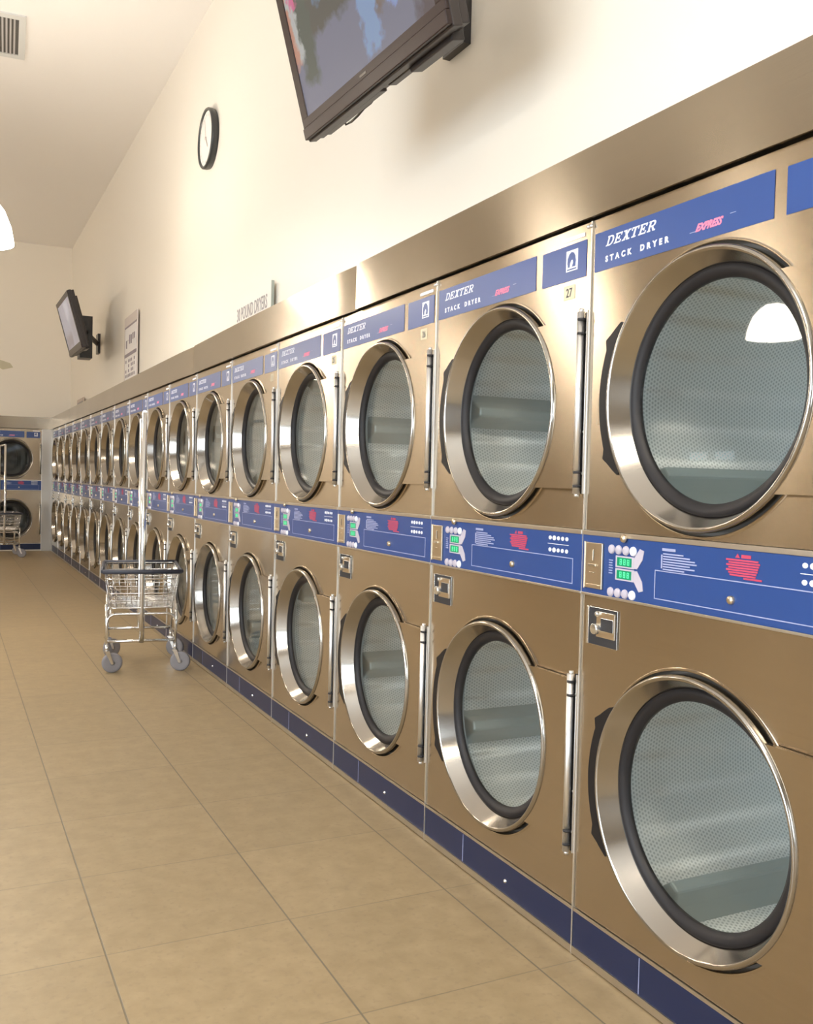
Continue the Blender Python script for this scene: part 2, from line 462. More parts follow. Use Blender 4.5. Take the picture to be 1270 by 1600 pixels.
def make_dryer():
    t = empty('stack_dryer')
    # body
    c = MB()
    c.box(0.078, 1.05, 0.002, 0.018, 0.03, 1.80); c.box(0.078, 1.05, 0.782, 0.798, 0.03, 1.80)
    c.box(0.078, 1.05, 0.018, 0.782, 1.78, 1.80); c.box(0.078, 1.05, 0.018, 0.782, 0.03, 0.05)
    c.box(1.03, 1.05, 0.018, 0.782, 0.05, 1.78); c.box(0.078, 1.03, 0.018, 0.782, 0.92, 1.0)
    # front frame returns behind the panels
    c.box(0.003, 0.078, 0.002, 0.012, 0.03, 1.80); c.box(0.003, 0.078, 0.788, 0.798, 0.03, 1.80)
    c.box(0.003, 0.078, 0.012, 0.788, 0.022, 0.045); c.box(0.003, 0.078, 0.012, 0.788, 1.775, 1.80)
    c.box(0.003, 0.078, 0.012, 0.788, 0.90, 1.04)
    for cz in (ZU, ZL):   # bulkhead ring around each drum mouth
        c.lathe([(0.264, 0.046), (0.303, 0.046), (0.330, 0.050), (0.36, 0.079)], (0, YC, cz), 0, 64)
    part('cabinet', c, CABINET, t)
    # front sheets
    up = MB(); hole_plate(up, GAP, W-GAP, Z_PT+0.012, Z_TOP, YC, ZU, 0.302, 0.0, 0.046)
    fp = part('front_panel', up, STEEL, t); fp['label'] = 'upper brushed steel front panel'
    lo = MB(); hole_plate(lo, GAP, W-GAP, Z_KT+0.010, Z_PB-0.007, YC, ZL, 0.302, 0.0, 0.046)
    fl = part('front_panel', lo, STEEL, t); fl['label'] = 'lower brushed steel front panel'
    # seam strip at the near side of each unit
    s = MB(); s.box(-0.0045, 0.003, -0.0016, 0.0028, 0.0, Z_TOP)
    s.lathe([(0.0, -0.011), (0.004, -0.009), (0.005, -0.004)], (0, 0.0, Z_TOP-0.012), 0, 10)
    s.lathe([(0.0, -0.011), (0.004, -0.009), (0.005, -0.004)], (0, 0.012, Z_TOP-0.012), 0, 10)
    part('seam_strip', s, SEAMM, t)
    # upper labels
    nl = MB(); rectf(nl, 0.010, 0.558, 1.679, 1.7715); o = part('name_plate', nl, BLUE, t); o['label'] = 'long blue name strip'
    lt = MB(); face_polys(lt, slab_letters('DEXTER', 0.0225, 0.0262, 0.0028, 0.42), 0.052, 1.7335, -0.0012, -0.0020)
    part('lettering', lt, WHITE, o)
    for word, uu in (('STACK', 0.052), ('DRYER', 0.176)):
        link('lettering', text_mesh('lettering', word, 0.0185, WHITE, face_matrix(uu, 1.6975, -0.0014), 0.0004, offset=0.0009, spacing=1.85, sx=1.05), o)
    ex = link('lettering', text_mesh('lettering', 'EXPRESS', 0.021, PINK, face_matrix(0.350, 1.7005, -0.0014), 0.0004, shear=0.55, offset=0.0010, spacing=0.95, sx=0.96), o)
    ex['label'] = 'pink slanted lettering'
    ln = MB(); rectf(ln, 0.334, 0.352, 1.7005, 1.7018, -0.002, -0.0012); rectf(ln, 0.447, 0.462, 1.7150, 1.7163, -0.002, -0.0012)
    part('accent_line', ln, LILAC, o)
    bp = MB(); rectf(bp, 0.588, 0.777, 1.678, 1.768); o = part('badge_plate', bp, BLUE, t); o['label'] = 'short blue strip with white emblem'
    bd = MB(); rectf(bd, 0.694, 0.742, 1.7015, 1.7535, -0.0020, -0.0012)
    part('emblem', bd, WHITE, o)
    bi = MB()
    rectf(bi, 0.699, 0.737, 1.7045, 1.7075, -0.0026, -0.0020)
    # rounded drop-like figure of the emblem
    fig = [(0.703, 1.7115), (0.709, 1.7115), (0.711, 1.722), (0.716, 1.729), (0.722, 1.729), (0.724, 1.722), (0.719, 1.7115), (0.733, 1.7115), (0.735, 1.725), (0.732, 1.738), (0.726, 1.746), (0.716, 1.749), (0.707, 1.744), (0.701, 1.734), (0.700, 1.722)]
    bi.prism([(W-a, b) for a, b in fig], -0.0026, -0.0020, 0)
    part('emblem_figure', bi, BLUE, o)
    st = MB(); rectf(st, 0.676, 0.768, 1.777, 1.7865, -0.0016, -0.0004); o = part('label_strip', st, WHITE, t); o['label'] = 'thin white label strip'
    # small strike plate left of upper door
    sp = MB(); sp.box(-0.0015, -0.0003, W-0.052, W-0.040, ZU-0.055, ZU+0.02); part('strike_plate', sp, SATIN, t)
    # control panel
    cp = MB(); cp.box(-0.006, 0.003, GAP, W-GAP, Z_PB, Z_PT); o = part('control_panel', cp, BLUE, t, bevel=0.001)
    o['label'] = 'blue control panel'
    tr = MB(); tr.box(-0.008, 0.003, GAP, W-GAP, Z_PT, Z_PT+0.011); tr.box(-0.007, 0.003, GAP, W-GAP, Z_PB-0.006, Z_PB)
    part('trim_strip', tr, TRIM, t, bevel=0.001)
    x0, x1 = -0.0072, -0.0062
    fr = MB()
    for a, b, c_, d in ((0.265, 0.765, 0.981, 0.983), (0.265, 0.765, 0.919, 0.921), (0.265, 0.267, 0.919, 0.983), (0.763, 0.765, 0.919, 0.983)):
        rectf(fr, a, b, c_, d, x0, x1)
    part('panel_outline', fr, LILAC, o)
    cs = MB(); cs.box(-0.012, -0.006, W-0.086, W-0.022, 0.918, 1.028)
    cs.box(-0.0145, -0.012, W-0.060, W-0.040, 0.955, 0.9585, 1); cs.box(-0.0135, -0.012, W-0.054, W-0.051, 0.985, 1.012, 1)
    cs.box(-0.016, -0.012, W-0.066, W-0.036, 0.971, 0.978, 2); cs.box(-0.013, -0.012, W-0.080, W-0.028, 0.925, 0.929, 2)
    cs.box(-0.014, -0.006, W-0.022, W-0.017, 0.916, 1.030, 2)
    part('coin_slot', cs, [SATIN, DARK, CHROME], o, bevel=0.0015)
    for zc in (1.017, 0.917):
        for k in range(4):
            uu = 0.1145+0.0255*k
            b = MB(); b.lathe([(0.0, -0.0105), (0.0085, -0.0105), (0.0105, -0.0088), (0.0112, -0.006)], (0, W-uu, zc), 0, 18)
            q = part('button', b, [GREYBTN if k < 3 else WHITE], o)
            if k == 3: q['label'] = 'white start button'
    for zc in (0.9905, 0.9610):
        b = MB(); rectf(b, 0.131, 0.196, zc-0.0135, zc+0.0135, -0.0078, -0.006)
        q = part('display_frame', b, GREYBTN, o)
        b = MB(); rectf(b, 0.137, 0.188, zc-0.0100, zc+0.0100, -0.0084, -0.0078, 0)
        for k in range(3):
            ux = 0.147+0.013*k
            for (a0, a1, b0, b1) in ((0, .007, -.0065, -.005), (0, .007, -.0008, .0008), (0, .007, .005, .0065), (0, .0017, -.0065, .0065), (.0055, .0072, -.0065, .0065)):
                rectf(b, ux+a0, ux+a1, zc+b0, zc+b1, -0.0088, -0.0084, 1)
        q = part('display', b, [GREEN, GREEN2], o); q['label'] = 'lit green display'
    ch = MB()
    for sg, zc in ((1, 0.9905), (-1, 0.9610)):
        pts = [(0.196, zc-0.012*sg), (0.206, zc-0.0125*sg), (0.224, zc+0.010*sg), (0.228, zc+0.030*sg), (0.214, zc+0.034*sg), (0.196, zc+0.012*sg)]
        ch.prism([(W-a, b) for a, b in pts], -0.0075, -0.0062, 0)
    part('arrow_mark', ch, GREYBTN, o)
    # printed instructions (illegible in the photo)
    tx = MB(); rnd = random.Random(4)
    rectf(tx, 0.287, 0.328, 1.0265, 1.0325, x0, x1)
    zz = 1.0205
    for k, e in enumerate((0.352, 0.372, 0.386, 0.392, 0.372, 0.386, 0.356)):
        rectf(tx, 0.290, e, zz-0.0017, zz+0.0012, x0, x1); zz -= 0.0056
    rectf(tx, 0.284, 0.288, 0.988, 1.018, x0, x1)
    part('printed_text', tx, LILAC, o)
    tx = MB()
    for r_ in range(6): rectf(tx, 0.106, 0.106+0.012+0.006*rnd.random(), 0.960+r_*0.006, 0.9625+r_*0.006, x0, x1)
    part('printed_text', tx, LILAC, o)
    rd = MB()
    wg = MB().prism([(W-0.497, 1.0290), (W-0.503, 1.0375), (W-0.509, 1.0290)], x0, x1, 0); part('warning_symbol', wg, RED, o)
    rectf(rd, 0.513, 0.537, 1.0290, 1.0360, x0, x1)
    zz = 1.0250
    for k, (a, e) in enumerate(((0.473, 0.556), (0.480, 0.560), (0.474, 0.558), (0.480, 0.556), (0.474, 0.555), (0.480, 0.552), (0.484, 0.550), (0.520, 0.566))):
        rectf(rd, a, e, zz-0.0022, zz+0.0014, x0, x1); zz -= 0.0050
    q = part('printed_text', rd, RED, o); q['label'] = 'red warning text'
    dt = MB()
    for zc in (1.0285, 0.9975):
        for k in range(5):
            uu = 0.665+0.018*k
            dt.prism([(W-uu+0.0062*math.cos(a*PI/5)*(1.2 if k == 1 else 1), zc+0.0052*math.sin(a*PI/5)*(1.2 if k == 1 else 1)) for a in range(10)], x0, x1, 0)
    rectf(dt, 0.655, 0.745, 1.0125, 1.0138, x0, x1)
    part('symbol_row', dt, WHITE, o)
    lk = MB(); lk.lathe([(0.0, -0.013), (0.007, -0.013), (0.0085, -0.011), (0.009, -0.006)], (0, W-0.490, 0.944), 0, 20)
    part('lock', lk, SATIN, o)
    kb = MB(); kb.lathe([(0.0, -0.018), (0.008, -0.017), (0.010, -0.012), (0.006, -0.006)], (0, W-0.163, 1.0450), 0, 16)
    part('knob', kb, SATIN, o)
    # coin box lock
    lb = MB()
    u0, u1, z0, z1 = 0.026, 0.139, 0.782, 0.873
    lb.box(-0.0035, -0.0004, W-u1, W-u0, z0, z1, 1)
    lb.box(-0.007, -0.0004, W-u0-0.009, W-u0, z0, z1, 0)
    lb.box(-0.008, -0.003, W-u1+0.004, W-u0-0.040, z0+0.022, z1-0.008, 2)
    lb.box(-0.0095, -0.0075, W-u1+0.008, W-u0-0.058, z0+0.038, z1-0.022, 1)
    lb.lathe([(0.0, -0.022), (0.012, -0.022), (0.0135, -0.019), (0.0135, -0.003)], (0, W-u0-0.046, (z0+z1)/2-0.004), 0, 24, mi=0)
    lb.lathe([(0.0, -0.016), (0.006, -0.014), (0.007, -0.003)], (0, W-u0-0.046, z1-0.014), 0, 12, mi=0)
    part('coin_box', lb, [CHROME, DARK, SATIN], t, bevel=0.0008)
    # kick plate
    kp = MB(); kp.box(-0.002, 0.003, GAP, W-GAP, Z_KB, Z_KT, 0)
    kp.box(-0.004, 0.003, GAP, W-GAP, Z_KT, Z_KT+0.008, 1); kp.box(-0.006, 0.003, GAP, W-GAP, 0.004, Z_KB, 1)
    kp.box(-0.0028, -0.002, W-0.2505, W-0.2485, Z_KB+0.002, Z_KT-0.004, 2)
    o = part('kick_plate', kp, [KICK, TRIM, LILAC], t); o['label'] = 'dark blue kick plate'
    sw = MB(); sw.lathe([(0.0, -0.007), (0.004, -0.0065), (0.006, -0.002)], (0, W-0.488, 0.058), 0, 12); part('screw', sw, CHROME, o)
    make_door(t, ZU, True); make_door(t, ZL, False)
    make_drum(t, ZU, 0.0); make_drum(t, ZL, 0.0)
    return t

Y1 = 1.8667     # seam between the two nearest dryers
proto = make_dryer()
NUM = {1: '27'}
ORD = ['nearest', 'second', 'third', 'fourth', 'fifth', 'sixth', 'seventh', 'eighth', 'ninth', 'tenth', 'eleventh', 'twelfth', 'thirteenth', 'fourteenth', 'fifteenth', 'sixteenth', 'seventeenth']
ANG = {(0, 'u'): -0.68, (1, 'u'): 0.08, (2, 'u'): 0.0, (3, 'u'): 0.9, (0, 'l'): -1.02, (1, 'l'): -0.30, (2, 'l'): -0.15, (3, 'l'): 0.5}
rr = random.Random(11)
dryers = []
for i in range(17):
    d = proto if i == 0 else copy_tree(proto)
    d.location = (0, Y1 + (i-1)*W, 0)
    drums = [c for c in d.children if c.name.startswith('drum')]
    for q, k in zip(sorted(drums, key=lambda c: -c.location.z), 'ul'):
        q.rotation_euler = (ANG.get((i, k), rr.uniform(0, 2.09)), 0, 0)
    dryers.append(d)
    if i == 0: lab = 'brushed steel stack dryer nearest the camera, its right side cut off by the frame'
    elif i == 1: lab = 'brushed steel stack dryer bearing the number 27 sticker, second from the camera'
    elif i == 2: lab = 'brushed steel stack dryer just left of number 27, third from the camera'
    elif i == 16: lab = 'farthest brushed steel stack dryer of the long row, beside the corner post'
    else: lab = 'brushed steel double stack dryer in the long right-hand row, %s from the camera' % ORD[i]
    tag(d, lab, 'dryer', 'stack dryers in the long row')
# number sticker
def number_sticker(parent, txt):
    s = MB(); rectf(s, 0.686, 0.732, 1.631, 1.667, -0.0012, -0.0003)
    o = part('number_sticker', s, STICKER, parent)
    if txt:
        link('number', text_mesh('number', txt, 0.031, INK, face_matrix(0.709, 1.638, -0.0014), 0.0003, offset=0.0004, sx=0.82, align='CENTER'), o)
        o['label'] = 'tan sticker with a number'
    else:
        m = MB(); rectf(m, 0.696, 0.706, 1.639, 1.660, -0.0018, -0.0012); rectf(m, 0.711, 0.722, 1.639, 1.660, -0.0018, -0.0012)
        part('number', m, INK, o)
number_sticker(dryers[1], '27')
number_sticker(dryers[2], '26'); number_sticker(dryers[3], '25'); number_sticker(dryers[4], '24')

# dryer on the far wall, facing the camera
YF = 14.92
far = copy_tree(proto)
far.location = (-0.135, YF, 0); far.rotation_euler = (0, 0, PI/2)
SHADEDRUM = pm('shaded_drum', (0.055, 0.058, 0.055), 0.5, 0.3)  # dark reflection and shade behind the far door glass, painted into the drum colour
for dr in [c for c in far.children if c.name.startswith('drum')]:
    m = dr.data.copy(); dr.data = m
    for k in range(len(m.materials)): m.materials[k] = SHADEDRUM
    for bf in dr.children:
        bf.data = bf.data.copy(); bf.data.materials[0] = SHADEDRUM
tag(far, 'steel stack dryer with dark round doors against the far wall, at the left edge', 'dryer')

# ------------------------------------------------------------------ room shell
XL, XW, YB, YN, H = -7.0, 0.30, 15.25, -4.0, 4.60
b = MB(); b.box(XL, 1.3, YN, 16.3, -0.1, 0.0); struct('floor', b, FLOOR)
b = MB(); b.box(XL, 1.4, YN, 16.4, H, H+0.1); struct('ceiling', b, CEIL)
b = MB(); b.box(XW, 1.4, YN, 16.4, 1.985, H); b.box(1.15, 1.4, YN, 16.4, 0, 1.985); struct('wall_right', b, WALL)
b = MB(); b.box(XL, XW, YB, 16.4, 1.985, H); b.box(XL, 1.15, 16.1, 16.4, 0, 1.985); b.box(XL, -1.75, YB, 16.1, 0, 1.985); struct('wall_back', b, WALL)
# front wall with storefront opening
b = MB(); b.box(XL, -3.6, YN-0.15, YN, 0, H); b.box(-1.2, 1.4, YN-0.15, YN, 0, H); b.box(-3.6, -1.2, YN-0.15, YN, 0, 0.45); b.box(-3.6, -1.2, YN-0.15, YN, 2.25, H)
struct('wall_front', b, TANWALL)
# left wall with window opening
b = MB(); b.box(XL-0.15, XL, YN, -2.75, 0, H); b.box(XL-0.15, XL, 3.95, 8.35, 0, H); b.box(XL-0.15, XL, 9.3, 16.4, 0, H)
b.box(XL-0.15, XL, -2.75, 3.95, 0, 0.35); b.box(XL-0.15, XL, -2.75, 3.95, 3.15, H)
b.box(XL-0.15, XL, 8.35, 9.3, 0, 1.46); b.box(XL-0.15, XL, 8.35, 9.3, 1.68, H); struct('wall_left', b, TANWALL)
FRAME = pm('window_frame', (0.35, 0.35, 0.36), 0.4, 0.7)
PANE = glassmat('pane_glass', (0.95, 0.97, 0.97))
def window(name, horizontal, a0, a1, z0, z1, pos, nm):
    b = MB()
    def bx(p0, p1, q0, q1):
        if horizontal: b.box(p0, p1, pos-0.04, pos+0.04, q0, q1)
        else: b.box(pos-0.04, pos+0.04, p0, p1, q0, q1)
    bx(a0, a1, z0, z0+0.06); bx(a0, a1, z1-0.06, z1)
    for k in range(nm+1):
        c = a0 + (a1-a0-0.06)*k/nm; bx(c, c+0.06, z0, z1)
    o = struct(name, b, FRAME)
    g = MB()
    if horizontal: g.box(a0, a1, pos-0.003, pos+0.003, z0, z1)
    else: g.box(pos-0.003, pos+0.003, a0, a1, z0, z1)
    part('window_pane', g, PANE, o)
window('window_1', True, -3.6, -1.2, 0.45, 2.25, YN-0.08, 2)
window('window_2', False, -2.75, 3.95, 0.35, 3.15, XL-0.08, 4)
window('window_3', False, 8.35, 9.3, 1.46, 1.68, XL-0.08, 2)
# steel fascia pieces above the dryers
def fascia(name, y0, y1, bow, mirror=False):
    n = 24; b = MB(); vs = []
    pr = []
    for j in range(n+1):
        y = y0+(y1-y0)*j/n; t = j/n
        # thin sheet: slightly oil-canned, curling in at its near end
        x = -0.016 - bow*math.sin(PI*t)
        e = max(0.0, 1-(y-y0)/0.45)
        x += 0.010*e*e*(1 if bow else 0)
        for z in (1.812, 1.983): vs.append((x + (0.0015 if z > 1.9 else 0), y, z))
        vs.append((0.0 if bow is None else XW, y, 1.986)); vs.append((0.02, y, 1.812))
    fs = []
    for j in range(n):
        a, c = j*4, (j+1)*4
        fs += [(a, a+1, c+1, c), (a+1, a+2, c+2, c+1), (a+3, a, c, c+3)]
    b.add(vs, fs, 0, True)
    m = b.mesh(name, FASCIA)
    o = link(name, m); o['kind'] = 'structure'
    md = o.modifiers.new('edge_split', 'EDGE_SPLIT'); md.split_angle = rad(30)
    return o
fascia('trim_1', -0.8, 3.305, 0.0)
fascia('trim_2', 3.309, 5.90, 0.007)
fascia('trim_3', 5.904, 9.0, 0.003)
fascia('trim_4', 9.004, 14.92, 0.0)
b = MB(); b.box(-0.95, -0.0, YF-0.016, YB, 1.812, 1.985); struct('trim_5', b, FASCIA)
b = MB(); b.box(-0.135, 0.03, YF-0.004, YF+0.02, 0, 1.812); b.box(0.0, 0.03, 14.668, YF, 0, 1.812); struct('trim_6', b, pm('corner_steel', (0.45, 0.43, 0.40), 0.3, 0.9))

# ------------------------------------------------------------------ pendant lamps
def bellmat():
    m = bpy.data.materials.new('frosted_lamp'); m.use_nodes = True; nt = m.node_tree; b = nt.nodes['Principled BSDF']
    b.inputs['Base Color'].default_value = (0.9, 0.88, 0.84, 1); b.inputs['Roughness'].default_value = 0.4
    b.inputs['Emission Color'].default_value = (1.0, 0.90, 0.76, 1); b.inputs['Emission Strength'].default_value = BELL_EMIT
    return m
BELL = bellmat()
METAL = pm('lamp_metal', (0.6, 0.6, 0.6), 0.4, 0.8)
def make_lamp():
    t = empty('pendant_lamp')
    s = MB(); s.lathe([(0.265, 0.0), (0.262, 0.03), (0.245, 0.12), (0.205, 0.22), (0.15, 0.29), (0.09, 0.335), (0.07, 0.34), (0.06, 0.335), (0.085, 0.32), (0.14, 0.28), (0.195, 0.21), (0.235, 0.12), (0.252, 0.03), (0.255, 0.0)], axis=2, n=48, closed=True)
    part('lamp_shade', s, BELL, t)
    c = MB(); c.lathe([(0.0, 0.325), (0.065, 0.325), (0.07, 0.35), (0.07, 0.48), (0.05, 0.52), (0.0, 0.52)], axis=2, n=24)
    part('ballast_housing', c, METAL, t)
    r = MB(); r.tube([(0, 0, 0.52), (0, 0, H-LZ)], 0.01, 8); part('stem', r, METAL, t)
    u = MB(); u.lathe([(0.0, 0.16), (0.035, 0.17), (0.045, 0.21), (0.03, 0.27), (0.025, 0.325)], axis=2, n=24)
    part('bulb', u, BELL, t)
    l = bpy.data.lights.new('lamp_light', 'POINT'); l.energy = LAMP_POWER; l.color = LAMP_COLOR; l.shadow_soft_size = 0.05
    lo = bpy.data.objects.new('lamp_light', l); COL.objects.link(lo); lo.parent = t; lo.location = (0, 0, 0.10)
    return t
LZ = 2.71
lamp0 = make_lamp()
LZ = 2.71
lamps = [(-1.265, 7.0), (-1.228, 0.5), (-3.7, 0.5), (-3.7, 7.0), (-3.7, 13.5), (-6.1, 0.5), (-6.1, 7.0), (-6.1, 13.5)]
for i, (x, y) in enumerate(lamps):
    o = lamp0 if i == 0 else copy_tree(lamp0)
    o.location = (x, y, LZ)
    LAB = ['glowing white bell-shaped pendant lamp at the left edge of the picture',
           'bell pendant lamp of the row nearest the dryers, hung right over the camera',
           'bell pendant lamp of the middle row nearest the storefront',
           'bell pendant lamp in the very middle of the room',
           'bell pendant lamp of the middle row closest to the far wall',
           'bell pendant lamp by the left wall nearest the storefront',
           'bell pendant lamp by the left wall in front of the small window',
           'bell pendant lamp in the far left corner']
    tag(o, LAB[i], 'lamp', 'bell pendant lamps')

# ------------------------------------------------------------------ televisions
TVBLACK = pm('tv_black', (0.030, 0.018, 0.017), 0.3, spec=0.25)
TVDARK = pm('tv_dark', (0.015, 0.014, 0.016), 0.35)
TVEDGE = pm('tv_edge', (0.036, 0.030, 0.029), 0.35, spec=0.3)
def screenmat(name, near):
    m = bpy.data.materials.new(name); m.use_nodes = True; nt = m.node_tree; b = nt.nodes['Principled BSDF']
    b.inputs['Base Color'].default_value = (0.01, 0.01, 0.012, 1); b.inputs['Roughness'].default_value = 0.35; b.inputs['Specular IOR Level'].default_value = 0.2
    tc = N(nt, 'ShaderNodeTexCoord'); s = N(nt, 'ShaderNodeSeparateXYZ'); L(nt, tc.outputs['Object'], s.inputs[0])
    no = N(nt, 'ShaderNodeTexNoise'); no.inputs['Scale'].default_value = 22; no.inputs['Detail'].default_value = 4
    L(nt, tc.outputs['Object'], no.inputs['Vector'])
    wob = mth(nt, 'MULTIPLY', mth(nt, 'SUBTRACT', no.outputs['Fac'], 0.5), 0.10)
    U = mth(nt, 'ADD', s.outputs['X'], wob)       # 0 = left edge of screen
    V = mth(nt, 'ADD', s.outputs['Z'], wob)
    def below(val, thr, soft=0.012):
        mr = N(nt, 'ShaderNodeMapRange'); mr.inputs['From Min'].default_value = thr-soft; mr.inputs['From Max'].default_value = thr+soft
        mr.inputs['To Min'].default_value = 1; mr.inputs['To Max'].default_value = 0
        L(nt, val, mr.inputs['Value']); return mr.outputs[0]
    def inv(v): return mth(nt, 'SUBTRACT', 1.0, v)
    def rectm(u0, u1, v0, v1, slope=0.0, soft=0.012):
        uu = mth(nt, 'ADD', U, mth(nt, 'MULTIPLY', V, slope))
        a = mth(nt, 'MULTIPLY', inv(below(uu, u0, soft)), below(uu, u1, soft)); c = mth(nt, 'MULTIPLY', inv(below(V, v0, soft)), below(V, v1, soft))
        return mth(nt, 'MULTIPLY', a, c)
    cur = None
    base = (0.17, 0.17, 0.225) if near else (0.34, 0.31, 0.33)
    rgb = N(nt, 'ShaderNodeRGB'); rgb.outputs[0].default_value = (*base, 1); cur = rgb.outputs[0]
    if near:
        shapes = [((0.03, 0.62, 0.21, 0.9), 0.0, (0.09, 0.085, 0.07), .02), ((0.06, 0.17, 0.08, 0.4), 0.0, (0.085, 0.095, 0.075), .02),
                  ((0.0, 0.06, 0.17, 0.9), 0.05, (0.48, 0.24, 0.17), .012), ((0.055, 0.10, 0.18, 0.44), 0.12, (0.42, 0.42, 0.40), .012),
                  ((0.09, 0.13, 0.35, 0.44), 0.12, (0.62, 0.13, 0.26), .01), ((0.16, 0.20, 0.41, 0.6), 0.1, (0.5, 0.07, 0.06), .01),
                  ((0.26, 0.34, 0.30, 0.9), 0.12, (0.13, 0.18, 0.27), .014), ((0.53, 0.64, 0.03, 0.9), 0.10, (0.20, 0.29, 0.46), .014),
                  ((0.70, 0.80, 0.10, 0.9), 0.05, (0.23, 0.32, 0.60), .014), ((0.64, 0.70, 0.12, 0.9), 0.10, (0.16, 0.12, 0.10), .014),
                  ((0.86, 1.1, -0.1, 0.9), 0.0, (0.09, 0.07, 0.075), .02)]
    else:
        shapes = [((0.0, 0.5, 0.0, 0.16), -0.3, (0.25, 0.21, 0.21), .05), ((0.45, 0.7, 0.3, 0.5), 0.0, (0.48, 0.44, 0.46), .06), ((0.6, 1.0, 0.0, 0.3), 0.0, (0.30, 0.27, 0.28), .08)]
    for (u0, u1, v0, v1), sl, col, soft in shapes:
        mx = N(nt, 'ShaderNodeMix', data_type='RGBA'); mx.inputs[7].default_value = (*col, 1)
        L(nt, rectm(u0, u1, v0, v1, sl, soft), mx.inputs[0]); L(nt, cur, mx.inputs[6]); cur = mx.outputs[2]
    L(nt, cur, b.inputs['Emission Color']); b.inputs['Emission Strength'].default_value = 2.3
    return m
def make_tv(name, B, yaw, tilt, w_, h_, near):
    """B = lower-left (far) corner of the front; local x runs right along the screen, z up, -y out of the screen"""
    t = empty(name)
    ya = rad(yaw)
    hx = Vector((math.sin(ya), -math.cos(ya), 0)); nrm = Vector((-math.cos(ya), -math.sin(ya), 0))
    ti = rad(tilt)
    up = Vector((0, 0, 1))*math.cos(ti) + nrm*math.sin(ti)
    out = hx.cross(up)
    M = Matrix.Identity(4)
    for i in range(3): M[i][0] = hx[i]; M[i][1] = -out[i]; M[i][2] = up[i]; M[i][3] = B[i]
    if out.dot(nrm) < 0:
        for i in range(3): M[i][1] = out[i]
    t.matrix_world = M
    bz = 0.052
    bzb = 0.070
    f = MB()
    f.box(0, w_, -0.004, 0.03, 0, bzb-0.03); f.box(0, w_, 0.0, 0.03, bzb-0.03, bzb); f.box(0, w_, 0.0, 0.03, h_-bz, h_); f.box(0, bz, 0, 0.03, bzb, h_-bz); f.box(w_-bz, w_, 0, 0.03, bzb, h_-bz)
    part('bezel', f, TVBLACK, t, bevel=0.003)
    e = MB(); e.box(-0.003, w_+0.003, 0.012, 0.045, -0.006, h_+0.003); e.box(0.003, w_-0.003, 0.045, 0.075, 0.003, h_-0.003)
    e.box(0.08, w_-0.08, 0.075, 0.105, 0.06, h_-0.06); e.box(0.70*w_, 0.94*w_, 0.045, 0.09, -0.020, 0.06); e.box(0.06*w_, 0.50*w_, 0.045, 0.078, -0.003, 0.05); e.box(0.56*w_, 0.70*w_, 0.045, 0.078, -0.008, 0.05)
    part('rear_housing', e, TVEDGE, t, bevel=0.004)
    sc_ = MB(); sc_.box(0, w_-2*bz, 0.004, 0.012, 0, h_-bz-bzb)
    o = part('screen', sc_, screenmat('screen_near' if near else 'screen_far', near), t, loc=(bz, 0, bzb))
    lg = MB(); lg.box(w_*0.475, w_*0.52, -0.0015, 0.001, bzb-0.020, bzb-0.013); part('logo', lg, pm('tv_logo', (0.16, 0.14, 0.12), 0.4), t)
    # wall mount
    mt = MB()
    inv = M.inverted()
    c = Vector((w_*0.5, 0.105, h_*0.45))
    cw = M @ c
    wallp = Vector((XW-0.02, cw.y, cw.z-0.02))
    lw = inv @ wallp
    PLATE = Vector((XW-0.02, cw.y+(0.25 if near else 1.0), cw.z+(0.16 if near else -0.05))); lw = inv @ PLATE
    mt.box(w_*0.5-0.14, w_*0.5+0.14, 0.105, 0.125, h_*0.2, h_*0.75)
    mt.tube([c, (c+lw)*0.5+Vector((0, 0, 0.01)), lw], 0.03, 10)
    part('mount_arm', mt, TVDARK, t)
    wp = MB()
    corners = []
    for dx in (0.0, 0.03):
        for dy in (-0.16, 0.16):
            for dz in (-0.2, 0.2):
                corners.append(inv @ Vector((XW-0.031+dx, PLATE.y+dy*0.5, PLATE.z+dz*0.6)))
    wp.add(corners, [(0,1,3,2), (4,6,7,5), (0,4,5,1), (2,3,7,6), (0,2,6,4), (1,5,7,3)])
    part('wall_plate', wp, TVDARK, t)
    return t, inv
tv, inv = make_tv('television', Vector((-0.2, 3.38, 2.435)), 2.0, 15.0, 1.05, 0.60, True)
tag(tv, 'large black flat television showing legs on grey pavement, tilted down high on the wall', 'television')
cb = MB()
cb.tube([inv @ Vector(p) for p in [(-0.04, 3.42, 2.57), (0.0, 3.48, 2.565), (0.0, 3.42, 2.558), (0.0, 3.36, 2.560), (0.0, 3.30, 2.568), (0.0, 3.24, 2.566), (0.0, 3.21, 2.572)]], 0.005, 8)
o = part('cable', cb, TVDARK, tv)
cb = MB(); cb.tube([inv @ Vector(p) for p in [(-0.02, 3.15, 2.64), (0.0, 3.165, 2.60), (0.0, 3.185, 2.58), (0.0, 3.21, 2.572)]], 0.0045, 8)
o = part('cable', cb, pm('white_cable', (0.8, 0.8, 0.8), 0.5), tv); o['label'] = 'white cable'
tv2, inv2 = make_tv('television', Vector((-0.1, 11.78, 2.54)), 0.5, 15.5, 1.02, 0.62, False)
tag(tv2, 'small-looking distant television with pale grey screen on a dark arm near the far corner', 'television')
mb2 = MB()
for c0 in [0]:
    crn = [inv2 @ Vector((x, y, z)) for x in (-0.01, 0.13) for y in (11.62, 11.86) for z in (2.53, 3.02)]
    mb2.add(crn, [(0,1,3,2), (4,6,7,5), (0,4,5,1), (2,3,7,6), (0,2,6,4), (1,5,7,3)])
part('mount_box', mb2, TVDARK, tv2)

